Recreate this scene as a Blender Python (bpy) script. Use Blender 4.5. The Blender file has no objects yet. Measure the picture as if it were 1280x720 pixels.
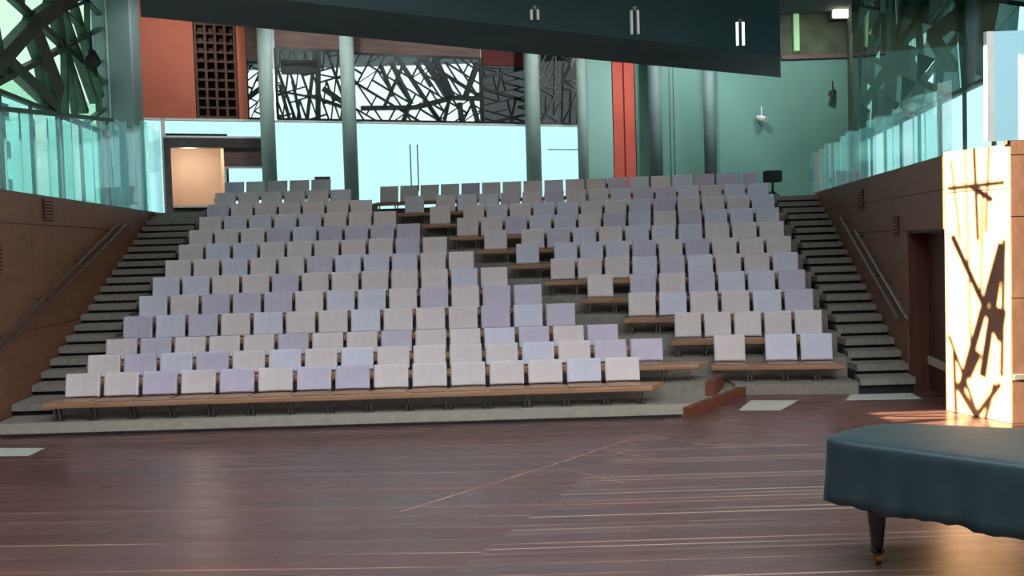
import bpy, math, random
from mathutils import Vector, Matrix, Euler
random.seed(7)
S = bpy.context.scene
COL = S.collection
PI = math.pi

# ------------------------------------------------------------------ camera
CAMZ, FPX, PITCH, ROLL = 2.4, 1225.0, math.atan(55/1225), -0.03
cam_rot = Euler((PI/2 - PITCH, 0, 0)).to_matrix() @ Matrix.Rotation(ROLL, 3, 'Z')
cd = bpy.data.cameras.new('camera'); cam = bpy.data.objects.new('camera', cd); COL.objects.link(cam)
cam.location = (0, 0, CAMZ); cam.rotation_euler = cam_rot.to_euler()
cd.sensor_width = 36; cd.lens = 36*FPX/1280; cd.clip_start = .05; cd.clip_end = 300
S.camera = cam
CP = Vector((0, 0, CAMZ))
def ray(px, py): return cam_rot @ Vector(((px-640)/FPX, (360-py)/FPX, -1))
def at_y(px, py, Y): d = ray(px, py); return CP + d*(Y/d.y)
def at_z(px, py, z): d = ray(px, py); return CP + d*((z-CAMZ)/d.z)
def at_plane(px, py, p0, n): d = ray(px, py); return CP + d*((Vector(p0)-CP).dot(n)/d.dot(n))

# ------------------------------------------------------------------ materials
def lin(c): return tuple((v/255/12.92 if v/255 <= .04045 else ((v/255+.055)/1.055)**2.4) for v in c) + (1,)
def newmat(name):
    m = bpy.data.materials.new(name); m.use_nodes = True
    nt = m.node_tree; b = nt.nodes['Principled BSDF']
    return m, nt, b
def noise_mat(name, c1, c2, scale=6, stretch=(1, 1, 1), rough=.6, spec=.4, bump=0, detail=4, metallic=0, c3=None, coords='Object', rand=0):
    m, nt, b = newmat(name); N = nt.nodes.new; L = nt.links.new
    tc = N('ShaderNodeTexCoord'); mp = N('ShaderNodeMapping'); mp.inputs['Scale'].default_value = stretch
    L(tc.outputs[coords], mp.inputs['Vector'])
    ns = N('ShaderNodeTexNoise'); ns.inputs['Scale'].default_value = scale; ns.inputs['Detail'].default_value = detail
    L(mp.outputs[0], ns.inputs['Vector'])
    cr = N('ShaderNodeValToRGB'); cr.color_ramp.elements[0].position = .3; cr.color_ramp.elements[1].position = .7
    cr.color_ramp.elements[0].color = lin(c1); cr.color_ramp.elements[1].color = lin(c2)
    L(ns.outputs['Fac'], cr.inputs['Fac'])
    out = cr.outputs['Color']
    if rand:
        oi = N('ShaderNodeObjectInfo'); mm = N('ShaderNodeMapRange'); mm.inputs['To Min'].default_value = 1-rand; mm.inputs['To Max'].default_value = 1+rand*.4
        L(oi.outputs['Random'], mm.inputs['Value'])
        hs = N('ShaderNodeHueSaturation'); L(mm.outputs[0], hs.inputs['Value']); L(out, hs.inputs['Color']); out = hs.outputs['Color']
    L(out, b.inputs['Base Color'])
    b.inputs['Roughness'].default_value = rough; b.inputs['Specular IOR Level'].default_value = spec; b.inputs['Metallic'].default_value = metallic
    if bump:
        bp = N('ShaderNodeBump'); bp.inputs['Strength'].default_value = bump; bp.inputs['Distance'].default_value = .02
        L(ns.outputs['Fac'], bp.inputs['Height']); L(bp.outputs[0], b.inputs['Normal'])
    return m
def glass_mat(name, tint, gloss=.08, trans=0.0, tcol=None, rough=.05):
    m = bpy.data.materials.new(name); m.use_nodes = True; nt = m.node_tree; nt.nodes.clear(); N = nt.nodes.new; L = nt.links.new
    o = N('ShaderNodeOutputMaterial'); t = N('ShaderNodeBsdfTransparent'); t.inputs[0].default_value = tint
    g = N('ShaderNodeBsdfGlossy'); g.inputs['Roughness'].default_value = rough; g.inputs[0].default_value = (.9, 1, .98, 1)
    fr = N('ShaderNodeFresnel'); fr.inputs[0].default_value = 1.4
    mul = N('ShaderNodeMath'); mul.operation = 'MULTIPLY'; mul.inputs[1].default_value = gloss/.04; mul.use_clamp = True
    ge = N('ShaderNodeNewGeometry'); iv = N('ShaderNodeMath'); iv.operation = 'SUBTRACT'; iv.inputs[0].default_value = 1; L(ge.outputs['Backfacing'], iv.inputs[1])
    m0 = N('ShaderNodeMath'); m0.operation = 'MULTIPLY'; L(fr.outputs[0], m0.inputs[0]); L(iv.outputs[0], m0.inputs[1]); L(m0.outputs[0], mul.inputs[0])
    base = t.outputs[0]
    if trans:
        tl = N('ShaderNodeBsdfTranslucent'); tl.inputs[0].default_value = tcol or tint
        mx = N('ShaderNodeMixShader'); mx.inputs[0].default_value = trans; L(t.outputs[0], mx.inputs[1]); L(tl.outputs[0], mx.inputs[2]); base = mx.outputs[0]
    m2 = N('ShaderNodeMixShader'); L(mul.outputs[0], m2.inputs[0]); L(base, m2.inputs[1]); L(g.outputs[0], m2.inputs[2]); L(m2.outputs[0], o.inputs[0])
    return m
def emit_mat(name, c, s):
    m, nt, b = newmat(name); b.inputs['Base Color'].default_value = lin(c); b.inputs['Emission Color'].default_value = lin(c); b.inputs['Emission Strength'].default_value = s
    return m

WORLD = 5.0
M = {}
M['seat_a'] = noise_mat('pale_upholstery', (202, 195, 203), (211, 204, 211), 3, rough=.75, rand=.06)
M['seat_b'] = noise_mat('lavender_upholstery', (185, 180, 206), (193, 188, 213), 3, rough=.75, rand=.06)
M['seat_c'] = noise_mat('bluish_upholstery', (193, 197, 220), (203, 207, 228), 3, rough=.75, rand=.06)
M['bench'] = noise_mat('bench_timber', (146, 112, 90), (170, 134, 110), 3, (.6, 8, 8), rough=.45, rand=.15)
M['shell'] = noise_mat('plywood_shell', (150, 118, 92), (172, 138, 110), 4, (1, 1, 10), rough=.5)
M['steel'] = noise_mat('grey_steel', (82, 86, 88), (98, 102, 104), 9, rough=.4, metallic=.6)
M['dark_steel'] = noise_mat('dark_steel', (28, 40, 42), (42, 56, 58), 5, rough=.5, metallic=.2)
M['teal_steel'] = noise_mat('teal_steel', (50, 80, 74), (72, 104, 96), 4, rough=.5)
M['green_steel'] = noise_mat('green_steel', (40, 78, 62), (60, 100, 80), 4, rough=.5)
M['concrete'] = noise_mat('tier_carpet', (118, 114, 110), (136, 131, 126), 14, rough=.9)
M['fascia'] = noise_mat('pale_fascia', (150, 146, 138), (166, 161, 152), 8, rough=.8)
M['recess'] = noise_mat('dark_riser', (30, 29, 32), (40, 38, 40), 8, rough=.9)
M['wall_l'] = noise_mat('left_wall_timber', (116, 78, 58), (134, 92, 70), 2, (6, .35, 3), rough=.5, spec=.3)
M['wall_r'] = noise_mat('right_wall_timber', (112, 80, 66), (128, 92, 78), 2, (6, .35, 3), rough=.5, spec=.3)
M['wall_dark'] = noise_mat('dark_groove', (44, 30, 26), (52, 36, 30), 3, rough=.8)
M['door'] = noise_mat('dark_door_timber', (70, 42, 32), (86, 52, 40), 2, (6, 6, .4), rough=.6)
M['fasciawood'] = noise_mat('stage_edge_timber', (96, 56, 46), (118, 72, 58), 3, (1, 6, 6), rough=.5)
M['bulk'] = noise_mat('bulkhead_dark_teal', (44, 66, 72), (54, 78, 84), .5, rough=.7)
M['teal_lit'] = noise_mat('lit_teal_paint', (138, 188, 182), (150, 198, 192), .6, rough=.6)  # paler copy of the teal paint, brighter light put into its colour
M['teal_shaded'] = noise_mat('shaded_teal_paint', (96, 146, 138), (106, 156, 148), .6, rough=.6)  # same teal paint darkened, shade put into its colour; also opaque panes
M['terra'] = noise_mat('terracotta_paint', (176, 98, 78), (188, 108, 86), 1, rough=.8)
M['red'] = noise_mat('red_strip_paint', (200, 92, 80), (212, 104, 92), 1, rough=.7)
M['maroon'] = noise_mat('maroon_paint', (84, 36, 38), (98, 44, 46), 2, rough=.8)
M['brown_grid'] = noise_mat('dark_brown_shelving', (70, 52, 40), (92, 68, 50), 4, rough=.7)
M['brown_board'] = noise_mat('brown_transom', (92, 74, 72), (120, 98, 94), 3, (.5, .5, 6), rough=.7)
M['olive'] = noise_mat('olive_wall_paint', (72, 86, 72), (96, 108, 88), 2, rough=.8)
M['column'] = noise_mat('pale_column_paint', (150, 178, 176), (166, 192, 190), 2, rough=.55)
M['pillar'] = noise_mat('grey_teal_pillar_paint', (98, 124, 128), (112, 138, 140), 1, rough=.6)
M['ceil'] = noise_mat('ceiling_paint', (92, 104, 104), (104, 116, 116), 1, rough=.9)
M['beige'] = noise_mat('beige_lobby_paint', (204, 184, 166), (214, 194, 176), 1, rough=.8)
M['cloth'] = noise_mat('dark_teal_cloth', (30, 49, 57), (36, 57, 65), 5, rough=.5, spec=.35, bump=.1)
_b = M['cloth'].node_tree.nodes['Principled BSDF']; _b.inputs['Sheen Weight'].default_value = .5; _b.inputs['Sheen Tint'].default_value = (.55, .85, .95, 1); _b.inputs['Sheen Roughness'].default_value = .22
M['lacquer'] = noise_mat('black_lacquer', (10, 10, 11), (14, 14, 15), 3, rough=.15, spec=.6)
M['brass'] = noise_mat('brass', (180, 140, 70), (200, 160, 90), 8, rough=.3, metallic=1)
M['patch'] = noise_mat('pale_floor_patch', (172, 176, 172), (188, 192, 188), 6, rough=.55)
M['black'] = noise_mat('black_equipment', (16, 18, 20), (26, 28, 30), 8, rough=.6)
M['white'] = noise_mat('white_casing', (215, 220, 220), (228, 232, 232), 6, rough=.5)
M['facade'] = noise_mat('pale_facade', (176, 226, 204), (196, 240, 220), .25, rough=.9)
M['screen'] = noise_mat('pale_blue_screen', (172, 226, 246), (180, 232, 250), .8, rough=.6)
M['rail'] = noise_mat('handrail_metal', (96, 80, 74), (116, 98, 92), 6, rough=.35, metallic=.7)
M['rail_bright'] = noise_mat('bright_handrail_metal', (170, 160, 160), (190, 180, 180), 6, rough=.3, metallic=.8)
M['frost'] = glass_mat('frosted_cyan_glass', (.345, .458, .456, 1), .04)
M['aqua'] = glass_mat('bright_aqua_glass', (.38, .475, .478, 1), .03)
M['clear'] = glass_mat('clear_glass', (.93, .97, .95, 1), .05)
M['sky_glass'] = glass_mat('back_window_glass', (.42, .455, .45, 1), .03)
M['dim_glass'] = glass_mat('dim_back_window_glass', (.12, .13, .13, 1), .04)
M['green_glass'] = glass_mat('green_tinted_glass', (.40, .475, .42, 1), .04)
M['fin_a'] = glass_mat('aqua_glass_fin', (.86, .985, .975, 1), .10, .16, (.7, 1, 1, 1))
M['fin_b'] = glass_mat('pale_glass_fin', (.96, .995, .995, 1), .10, .12, (.9, 1, 1, 1))
M['rglass_a'] = glass_mat('pale_teal_glass', (.23, .36, .335, 1), .04)
M['rglass_b'] = glass_mat('deep_teal_glass', (.09, .16, .15, 1), .04)
M['lamp'] = emit_mat('lamp_glow', (255, 250, 235), 6)
M['warmlamp'] = emit_mat('warm_lamp_glow', (255, 236, 208), 5)
M['tube'] = emit_mat('tube_lamp_glow', (235, 245, 240), 1.2)

def floor_mat(name, rot, c1, c2, mortar, bw=3.2, rh=.13):
    m, nt, b = newmat(name); N = nt.nodes.new; L = nt.links.new
    tc = N('ShaderNodeTexCoord'); mp = N('ShaderNodeMapping'); mp.inputs['Rotation'].default_value = (0, 0, rot); mp.inputs['Location'].default_value = (23, 3, 0)
    L(tc.outputs['Object'], mp.inputs['Vector'])
    br = N('ShaderNodeTexBrick'); br.inputs['Scale'].default_value = 1; br.inputs['Brick Width'].default_value = bw; br.inputs['Row Height'].default_value = rh
    br.inputs['Mortar Size'].default_value = .008; br.inputs['Mortar Smooth'].default_value = .3; br.inputs['Bias'].default_value = 0
    br.offset = .37; br.inputs['Color1'].default_value = lin(c1); br.inputs['Color2'].default_value = lin(c2); br.inputs['Mortar'].default_value = lin(mortar)
    L(mp.outputs[0], br.inputs['Vector'])
    mp2 = N('ShaderNodeMapping'); mp2.inputs['Rotation'].default_value = (0, 0, rot); mp2.inputs['Scale'].default_value = (.16, 5, 1); L(tc.outputs['Object'], mp2.inputs['Vector'])
    ns = N('ShaderNodeTexNoise'); ns.inputs['Scale'].default_value = 1.0; ns.inputs['Detail'].default_value = 5; L(mp2.outputs[0], ns.inputs['Vector'])
    # worn: only some of the joints are pale
    mr = N('ShaderNodeMapRange'); mr.inputs['From Min'].default_value = .46; mr.inputs['From Max'].default_value = .58; L(ns.outputs['Fac'], mr.inputs['Value'])
    mu = N('ShaderNodeMath'); mu.operation = 'MULTIPLY'; L(mr.outputs[0], mu.inputs[0]); L(br.outputs['Fac'], mu.inputs[1])
    wood = N('ShaderNodeMixRGB'); wood.inputs[1].default_value = lin(c1); wood.inputs[2].default_value = lin(c2); L(ns.outputs['Fac'], wood.inputs[0])
    wb = N('ShaderNodeMixRGB'); wb.inputs[0].default_value = .5; L(wood.outputs[0], wb.inputs[1])
    br2 = N('ShaderNodeTexBrick'); br2.inputs['Scale'].default_value = 1; br2.inputs['Brick Width'].default_value = bw; br2.inputs['Row Height'].default_value = rh; br2.offset = .37
    br2.inputs['Mortar Size'].default_value = 0; br2.inputs['Color1'].default_value = lin(c1); br2.inputs['Color2'].default_value = lin(c2); L(mp.outputs[0], br2.inputs['Vector']); L(br2.outputs['Color'], wb.inputs[2])
    fin = N('ShaderNodeMixRGB'); fin.inputs[2].default_value = lin(mortar); L(mu.outputs[0], fin.inputs[0]); L(wb.outputs[0], fin.inputs[1])
    n3 = N('ShaderNodeTexNoise'); n3.inputs['Scale'].default_value = .55; n3.inputs['Detail'].default_value = 3; L(mp2.outputs[0], n3.inputs['Vector'])
    sp = N('ShaderNodeMapRange'); sp.inputs['From Min'].default_value = .35; sp.inputs['From Max'].default_value = .65; sp.inputs['To Min'].default_value = .0; sp.inputs['To Max'].default_value = .30; L(n3.outputs['Fac'], sp.inputs['Value'])
    rd = N('ShaderNodeMixRGB'); rd.inputs[2].default_value = lin((106, 64, 58)); L(sp.outputs[0], rd.inputs[0]); L(fin.outputs[0], rd.inputs[1])
    L(rd.outputs[0], b.inputs['Base Color'])
    rr = N('ShaderNodeMapRange'); rr.inputs['To Min'].default_value = .20; rr.inputs['To Max'].default_value = .36; L(ns.outputs['Fac'], rr.inputs['Value']); L(rr.outputs[0], b.inputs['Roughness'])
    b.inputs['Specular IOR Level'].default_value = .4
    return m
M['floor_a'] = floor_mat('stage_boards', 0, (76, 61, 63), (95, 79, 80), (200, 172, 158), 60, .125)
M['floor_b'] = floor_mat('stage_boards_slanted', -.42, (78, 57, 58), (96, 71, 72), (160, 128, 118), 60, .45)
M['floor_c'] = floor_mat('stage_boards_left', .05, (74, 56, 58), (94, 71, 72), (180, 148, 136), 60, .34)

# ------------------------------------------------------------------ mesh helpers
class MB:
    def __init__(s): s.v = []; s.f = []; s.mi = []
    def add(s, vs, fs, mi=0):
        o = len(s.v); s.v += [tuple(v) for v in vs]; s.f += [tuple(i+o for i in f) for f in fs]; s.mi += [mi]*len(fs); return s
    def hexa(s, p, mi=0): return s.add(p, [(0, 3, 2, 1), (4, 5, 6, 7), (0, 1, 5, 4), (1, 2, 6, 5), (2, 3, 7, 6), (3, 0, 4, 7)], mi)
    def box(s, x0, x1, y0, y1, z0, z1, mi=0):
        return s.hexa([(x0, y0, z0), (x1, y0, z0), (x1, y1, z0), (x0, y1, z0), (x0, y0, z1), (x1, y0, z1), (x1, y1, z1), (x0, y1, z1)], mi)
    def cbox(s, x0, x1, y0, y1, z0, z1, c, mi=0):     # box with chamfered edges in its X-Z outline and softened faces
        def ring(x0, x1, z0, z1, y): return [(x0+c, y, z0), (x1-c, y, z0), (x1, y, z0+c), (x1, y, z1-c), (x1-c, y, z1), (x0+c, y, z1), (x0, y, z1-c), (x0, y, z0+c)]
        h = c*.6; R = [ring(x0+h, x1-h, z0+h, z1-h, y0), ring(x0, x1, z0, z1, y0+h), ring(x0, x1, z0, z1, y1-h), ring(x0+h, x1-h, z0+h, z1-h, y1)]
        vs = sum(R, []); fs = [tuple(range(7, -1, -1)), tuple(range(24, 32))]
        fs = [tuple(range(8)), tuple(range(31, 23, -1))]
        for k in range(3):
            for i in range(8): j = (i+1) % 8; fs.append((k*8+j, k*8+i, (k+1)*8+i, (k+1)*8+j))
        return s.add(vs, fs, mi)
    def prism(s, poly, z0, z1, mi=0):
        n = len(poly); a = sum(poly[i][0]*poly[(i+1) % n][1]-poly[(i+1) % n][0]*poly[i][1] for i in range(n))
        if a < 0: poly = poly[::-1]
        vs = [(p[0], p[1], z0) for p in poly]+[(p[0], p[1], z1) for p in poly]
        return s.add(vs, [tuple(range(n-1, -1, -1)), tuple(range(n, 2*n))]+[(i, (i+1) % n, n+(i+1) % n, n+i) for i in range(n)], mi)
    def bar(s, a, b, w, d=None, up=(0, 0, 1), mi=0):
        a, b = Vector(a), Vector(b); t = (b-a).normalized(); up = Vector(up)
        if abs(t.dot(up)) > .99: up = Vector((0, 1, 0)) if abs(t.y) < .9 else Vector((1, 0, 0))
        u = t.cross(up).normalized(); v = u.cross(t).normalized(); d = d or w
        P = [a-u*w/2-v*d/2, a+u*w/2-v*d/2, a+u*w/2+v*d/2, a-u*w/2+v*d/2, b-u*w/2-v*d/2, b+u*w/2-v*d/2, b+u*w/2+v*d/2, b-u*w/2+v*d/2]
        return s.hexa(P, mi)
    def tube(s, a, b, r0, r1=None, n=10, mi=0):
        a, b = Vector(a), Vector(b); t = (b-a).normalized(); up = Vector((0, 0, 1)) if abs(t.z) < .9 else Vector((1, 0, 0))
        u = t.cross(up).normalized(); v = t.cross(u); r1 = r0 if r1 is None else r1
        vs = [p+(u*math.cos(2*PI*i/n)+v*math.sin(2*PI*i/n))*r for p, r in ((a, r0), (b, r1)) for i in range(n)]
        return s.add(vs, [tuple(range(n-1, -1, -1)), tuple(range(n, 2*n))]+[(i, (i+1) % n, n+(i+1) % n, n+i) for i in range(n)], mi)
    def mesh(s, name, mats, smooth=False):
        me = bpy.data.meshes.new(name); me.from_pydata(s.v, [], s.f)
        for m in (mats if isinstance(mats, (list, tuple)) else [mats]): me.materials.append(m)
        for p, i in zip(me.polygons, s.mi): p.material_index = i; p.use_smooth = smooth
        me.update(); return me
    def build(s, name, mats, parent=None, smooth=False):
        o = bpy.data.objects.new(name, s.mesh(name, mats, smooth)); COL.objects.link(o)
        if parent: o.parent = parent
        return o
def tag(o, label, cat, group=None):
    o['label'] = label; o['category'] = cat
    if group: o['group'] = group
    return o
def thing(name, label, cat, loc=(0, 0, 0), rz=0, group=None):
    o = bpy.data.objects.new(name, None); COL.objects.link(o); o.location = loc; o.rotation_euler = (0, 0, rz); o.empty_display_size = .1
    return tag(o, label, cat, group)
def struct(o, label=None):
    o['kind'] = 'structure'
    if label: o['label'] = label
    return o
def dup(root, loc, rz, label, group):
    r = root.copy(); COL.objects.link(r); r.location = loc; r.rotation_euler = (0, 0, rz); tag(r, label, root['category'], group)
    for c in root.children:
        d = c.copy(); COL.objects.link(d); d.parent = r
    return r
def ordn(n):
    return ['zeroth', 'first', 'second', 'third', 'fourth', 'fifth', 'sixth', 'seventh', 'eighth', 'ninth', 'tenth', 'eleventh', 'twelfth', 'thirteenth', 'fourteenth', 'fifteenth', 'sixteenth', 'seventeenth', 'eighteenth', 'nineteenth'][n]

# ------------------------------------------------------------------ rows
LTOP = [.73, .905, 1.07] + [1.375+.302*i for i in range(10)]
LN = [15, 16, 15, 14, 13, 12, 11, 10, 9, 8, 7, 6, 5]
LP = .552
LROW = []
for k in range(13):
    LROW.append(dict(Y=13.9+.82*k, top=LTOP[k], h=(.61 if k < 3 else .66), floor=LTOP[k]-(.61 if k < 3 else .66), stair=LTOP[k]-.61, n=LN[k], X0=-6.42-.036*k))
RN = [3, 5, 6, 7, 9, 10, 11, 13, 14, 16, 18]
RGAP = {0, 3, 5, 6, 8, 9}
RP, TILT = .522, -.14
RANG = math.atan(TILT)
RROW = []
for k in range(11):
    t = .855+.308*k
    RROW.append(dict(Y0=15.9+.83*k, top=t, h=.69, floor=t-.69, stair=t-.61, n=RN[k], X1=5.12+.085*k))
def ry(k, x): return RROW[k]['Y0']+TILT*x

# row ends from the photograph, laid on each row's own line
LPX = [(77, 802), (105, 831), (128, 775), (150, 721), (170, 679), (187, 636), (203, 594), (220, 560), (233, 526), (246, 496), (256, 466), (266, 440), (278, 414)]
for r, (a, b) in zip(LROW, LPX):
    ya = 360+(CAMZ-r['top'])*FPX/r['Y']-55; r['X0'] = at_y(a, ya, r['Y']).x; r['p'] = (at_y(b, ya, r['Y']).x-r['X0'])/r['n']
RPX = [(890, 1043), (841, 1030), (783, 1019), (732, 1009), (686, 1000), (643, 991), (603, 982), (569, 976), (535, 970), (504, 962), (473, 950)]
for k, (r, (a, b)) in enumerate(zip(RROW, RPX)):
    ya = 360+(CAMZ-r['top'])*FPX/r['Y0']-55
    xs_ = []
    for px in (a, b):
        d = ray(px, ya); u = d.x/d.y; xs_.append(u*r['Y0']/(1-TILT*u))
    r['g'] = .25 if k in RGAP else 0
    r['X1'] = xs_[1]; r['p'] = ((xs_[1]-xs_[0])/math.cos(RANG)-r['g'])/r['n']
    r['XL'] = xs_[0]
# walls
def lwx(Y): return -7.42-.117*(Y-15.07)
def rwx(Y): return 5.75+.146*(Y-13)
GAL = 3.38

# ------------------------------------------------------------------ stage floor
mb = MB()
xa = at_z(560, 720, 0); xb = at_z(805, 543, 0); xc = at_z(1040, 558, 0); xd = at_z(880, 556, 0)
far = 13.6
k1 = (xb.x-xa.x)/(xb.y-xa.y)
pA = Vector((xa.x-k1*(xa.y+6), -6, 0)); pB = Vector((xb.x, xb.y, 0)); pD = Vector((xd.x, xd.y, 0)); pE = Vector((9.2, xd.y-.15, 0)); pF = Vector((9.2, -6, 0))
mb.add([pA, pF, pE, pD, pB], [(0, 1, 2, 3, 4)], 0)
mb.add([pB, pD, pE, (9.2, 25, 0), (xb.x+k1*(25-xb.y), 25, 0)], [(0, 1, 2, 3, 4)], 1)
lx = at_z(300, 640, 0)
mb.add([(-9.5, -6, 0), pA, pB, (xb.x+k1*(25-xb.y), 25, 0), (-9.5, 25, 0)], [(0, 1, 2, 3, 4)], 2)
fl = struct(mb.build('floor', [M['floor_a'], M['floor_b'], M['floor_c']]), 'dark red brown timber stage floor with pale board joints')
# inlaid pale joint lines of the angled floor pattern
def joint(pts, w=.018):
    m = MB()
    for a, b in zip(pts, pts[1:]):
        a = at_z(*a, 0.0); b = at_z(*b, 0.0); m.bar(a+Vector((0, 0, .0008)), b+Vector((0, 0, .0008)), w, .002)
    return m
M['joint'] = noise_mat('pale_joint_timber', (150, 118, 104), (176, 144, 128), 2, rough=.4)
j = joint([(500, 640), (700, 578), (805, 543)])
for pts in ([(805, 543), (880, 556), (1022, 556)], [(757, 563), (840, 577)], [(700, 585), (780, 604)]):
    q = joint(pts, .014); j.add(q.v, q.f)
struct(j.build('trim_1', M['joint']), 'pale inlaid joints of the angled floor boards')

# thin pale patches lying on the stage floor
def patch(pts, label):
    poly = [(p.x, p.y) for p in (at_z(*q, 0) for q in pts)]
    c = (sum(p[0] for p in poly)/4, sum(p[1] for p in poly)/4)
    t = thing('floor_patch', label, 'floor plate', (c[0], c[1], 0))
    loc = [(p[0]-c[0], p[1]-c[1]) for p in poly]
    MB().prism(loc, .001, .008).build('frame', M['steel'], t)
    MB().prism([(p[0]*.97, p[1]*.97) for p in loc], .0075, .012).build('pale_top', M['patch'], t)
patch([(-30, 561), (58, 561), (36, 571), (-40, 572)], 'pale flat floor plate in front of left end of seating')
patch([(938, 501), (1000, 501), (976, 514), (922, 514)], 'pale flat floor plate before right front row, nearest the stage')
patch([(1062, 494), (1140, 492), (1154, 499.5), (1056, 501)], 'pale flat floor plate at foot of right side stairs')

# ------------------------------------------------------------------ seating platform
plat = thing('seating_platform', 'grey stepped seating platform with pale front edge facing the stage', 'seating platform')
AX = [r['X0']+r['p']*r['n'] for r in LROW]      # right end of left rows
def tier(poly, z, side_m='concrete', lip=None):
    t = MB().prism(poly, 0.002 if z < .2 else max(.002, z-.75), z).build('tier', M[side_m], plat)
    return t
E0 = at_z(855, 522, 0); E1 = at_z(932, 490, 0)
xl = -7.95
# lowest left plinth
Yf = 13.12
tier([(lwx(Yf)+.02, Yf), (E0.x, Yf), (E1.x-.05, 15.0), (E1.x-.05, 15.6), (lwx(15.6)+.02, 15.6)], LROW[0]['floor'])
MB().prism([(lwx(Yf)+.03, Yf+.001), (E0.x-.01, Yf+.001), (E0.x+.19, Yf+.34), (lwx(Yf)+.02, Yf+.34)], LROW[0]['floor'], LROW[0]['floor']+.006).build('edge_strip', M['fascia'], plat)
MB().prism([(lwx(Yf)+.03, Yf-.006), (E0.x-.01, Yf-.006), (E0.x-.01, Yf), (lwx(Yf)+.03, Yf)], .04, LROW[0]['floor']+.006).build('edge_strip', M['fascia'], plat)
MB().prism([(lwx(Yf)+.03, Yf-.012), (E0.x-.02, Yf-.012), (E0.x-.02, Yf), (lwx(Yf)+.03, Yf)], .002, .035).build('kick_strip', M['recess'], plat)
# timber edge of the plinth corner
dv = (Vector((E1.x, 15.05, 0))-Vector((E0.x, Yf, 0))).normalized(); nv = Vector((dv.y, -dv.x, 0))
a = Vector((E0.x, Yf, 0)); b = Vector((E1.x, 15.05, 0))
MB().prism([(p.x, p.y) for p in (a, b, b+nv*.09, a+nv*.09)], .002, LROW[0]['floor']+.012).build('timber_edge', M['fasciawood'], plat)
for k in range(1, 13):
    r = LROW[k]; y0 = r['Y']-.62; y1 = r['Y']+.30
    xr = AX[k]+(.47 if k == 1 else 1.0)
    if k == 12: y1 += .3
    x0 = (r['X0']-.22)
    poly = [(x0, y0), (xr, y0), (xr+(.35 if k == 1 else 0), y1), (x0, y1)]
    tier(poly, r['floor'])
a = Vector((AX[1]+.475, LROW[1]['Y']-.62, 0)); b = Vector((AX[1]+.79, LROW[1]['Y']+.2, 0))
MB().prism([(p.x, p.y) for p in (a, b, b+Vector((.12, -.05, 0)), a+Vector((.12, -.05, 0)))], LROW[0]['floor']+.002, LROW[1]['floor']+.03).build('timber_edge', M['fasciawood'], plat)
for k in range(11):
    r = RROW[k]; x1 = r['X1']+.2
    xl_ = (3.35 if k == 0 else r['XL']-.42)
    d0, d1 = -.66, .24
    if k == 0: d0 = -.62
    if k == 10: d1 = .5
    poly = [(xl_, ry(k, xl_)+d0), (x1, ry(k, x1)+d0), (x1, ry(k, x1)+d1), (xl_, ry(k, xl_)+d1)]
    tier(poly, r['floor'])

# ------------------------------------------------------------------ side stairs
def stairs(label, steps, xin, xout):
    t = thing('side_stairs', label, 'stairs')
    for i, (y, z) in enumerate(steps):
        yn = steps[i+1][0] if i+1 < len(steps) else y+.5
        a0, a1 = xin(y), xout(y); b0, b1 = xin(yn+.1), xout(yn+.1)
        st = MB().prism([(a0, y), (a1, y), (b1, yn+.12), (b0, yn+.12)], z-.10, z).build('step', M['concrete'], t)
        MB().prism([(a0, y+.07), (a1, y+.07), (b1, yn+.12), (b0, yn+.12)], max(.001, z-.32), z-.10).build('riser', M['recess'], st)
    return t
ls = []
for k, r in enumerate(LROW):
    y = r['Y']-.62
    if k == 0: continue
    if k >= 3: ls.append((y-.40, min((r['stair']+LROW[k-1]['stair'])/2, GAL-.1)))
    ls.append((y, min(r['stair'], GAL)))
def lin_in(y): return min(r['X0'] for r in LROW if abs(r['Y']-y) < 1.3 or r is LROW[0] and y < 13)-.16
stairs('grey side stairs along the left timber wall', ls, lin_in, lambda y: lwx(y)+.012)
rs = [(14.55, .115)]
for k, r in enumerate(RROW):
    y = ry(k, 5.9)-.60
    if k >= 1: rs.append((y-.41, (r['stair']+RROW[k-1]['stair'])/2))
    rs.append((y, r['stair']))
def rin_(y): return max(r['X1'] for k, r in enumerate(RROW) if abs(ry(k, 5.5)-y) < 1.3)+.14
stairs('grey side stairs along the right timber wall', rs, rin_, lambda y: rwx(y)-.012)

# ------------------------------------------------------------------ seats and benches
BW = .478
def back_mb(w, ht):
    m = MB(); n = 6; h0, h1 = .285, ht+.002
    # curved padded slab leaning back
    def P(u, v, d):
        x = (u-.5)*w; z = h0+(h1-h0)*v; y = -.035*(1-(2*u-1)**2)*-1*0.6 + .07*v + d
        return (x, y, z)
    prof = [(0.0, .02), (.06, 0.0), (.5, -.012), (.94, 0.0), (1.0, .02)]
    us = [0, .04, .2, .5, .8, .96, 1]; vs_ = [0, .06, .3, .7, .94, 1]
    front = []; back = []
    for v in vs_:
        for u in us:
            e = .018*((u in (0, 1))+(v in (0, 1)))
            front.append(P(u, v, -.03-.012+e)); back.append(P(u, v, .02-e*.3))
    nu = len(us); nv = len(vs_); fs = []
    for jv in range(nv-1):
        for iu in range(nu-1):
            a_ = jv*nu+iu; fs.append((a_, a_+1, a_+nu+1, a_+nu)); o = nu*nv; fs.append((o+a_+1, o+a_, o+a_+nu, o+a_+nu+1))
    o = nu*nv
    for iu in range(nu-1):
        fs.append((iu+1, iu, o+iu, o+iu+1)); t_ = (nv-1)*nu+iu; fs.append((t_, t_+1, o+t_+1, o+t_))
    for jv in range(nv-1):
        a_ = jv*nu; fs.append((a_, a_+nu, o+a_+nu, o+a_)); a_ = jv*nu+nu-1; fs.append((a_+nu, a_, o+a_, o+a_+nu))
    return m.add(front+back, fs)
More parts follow.
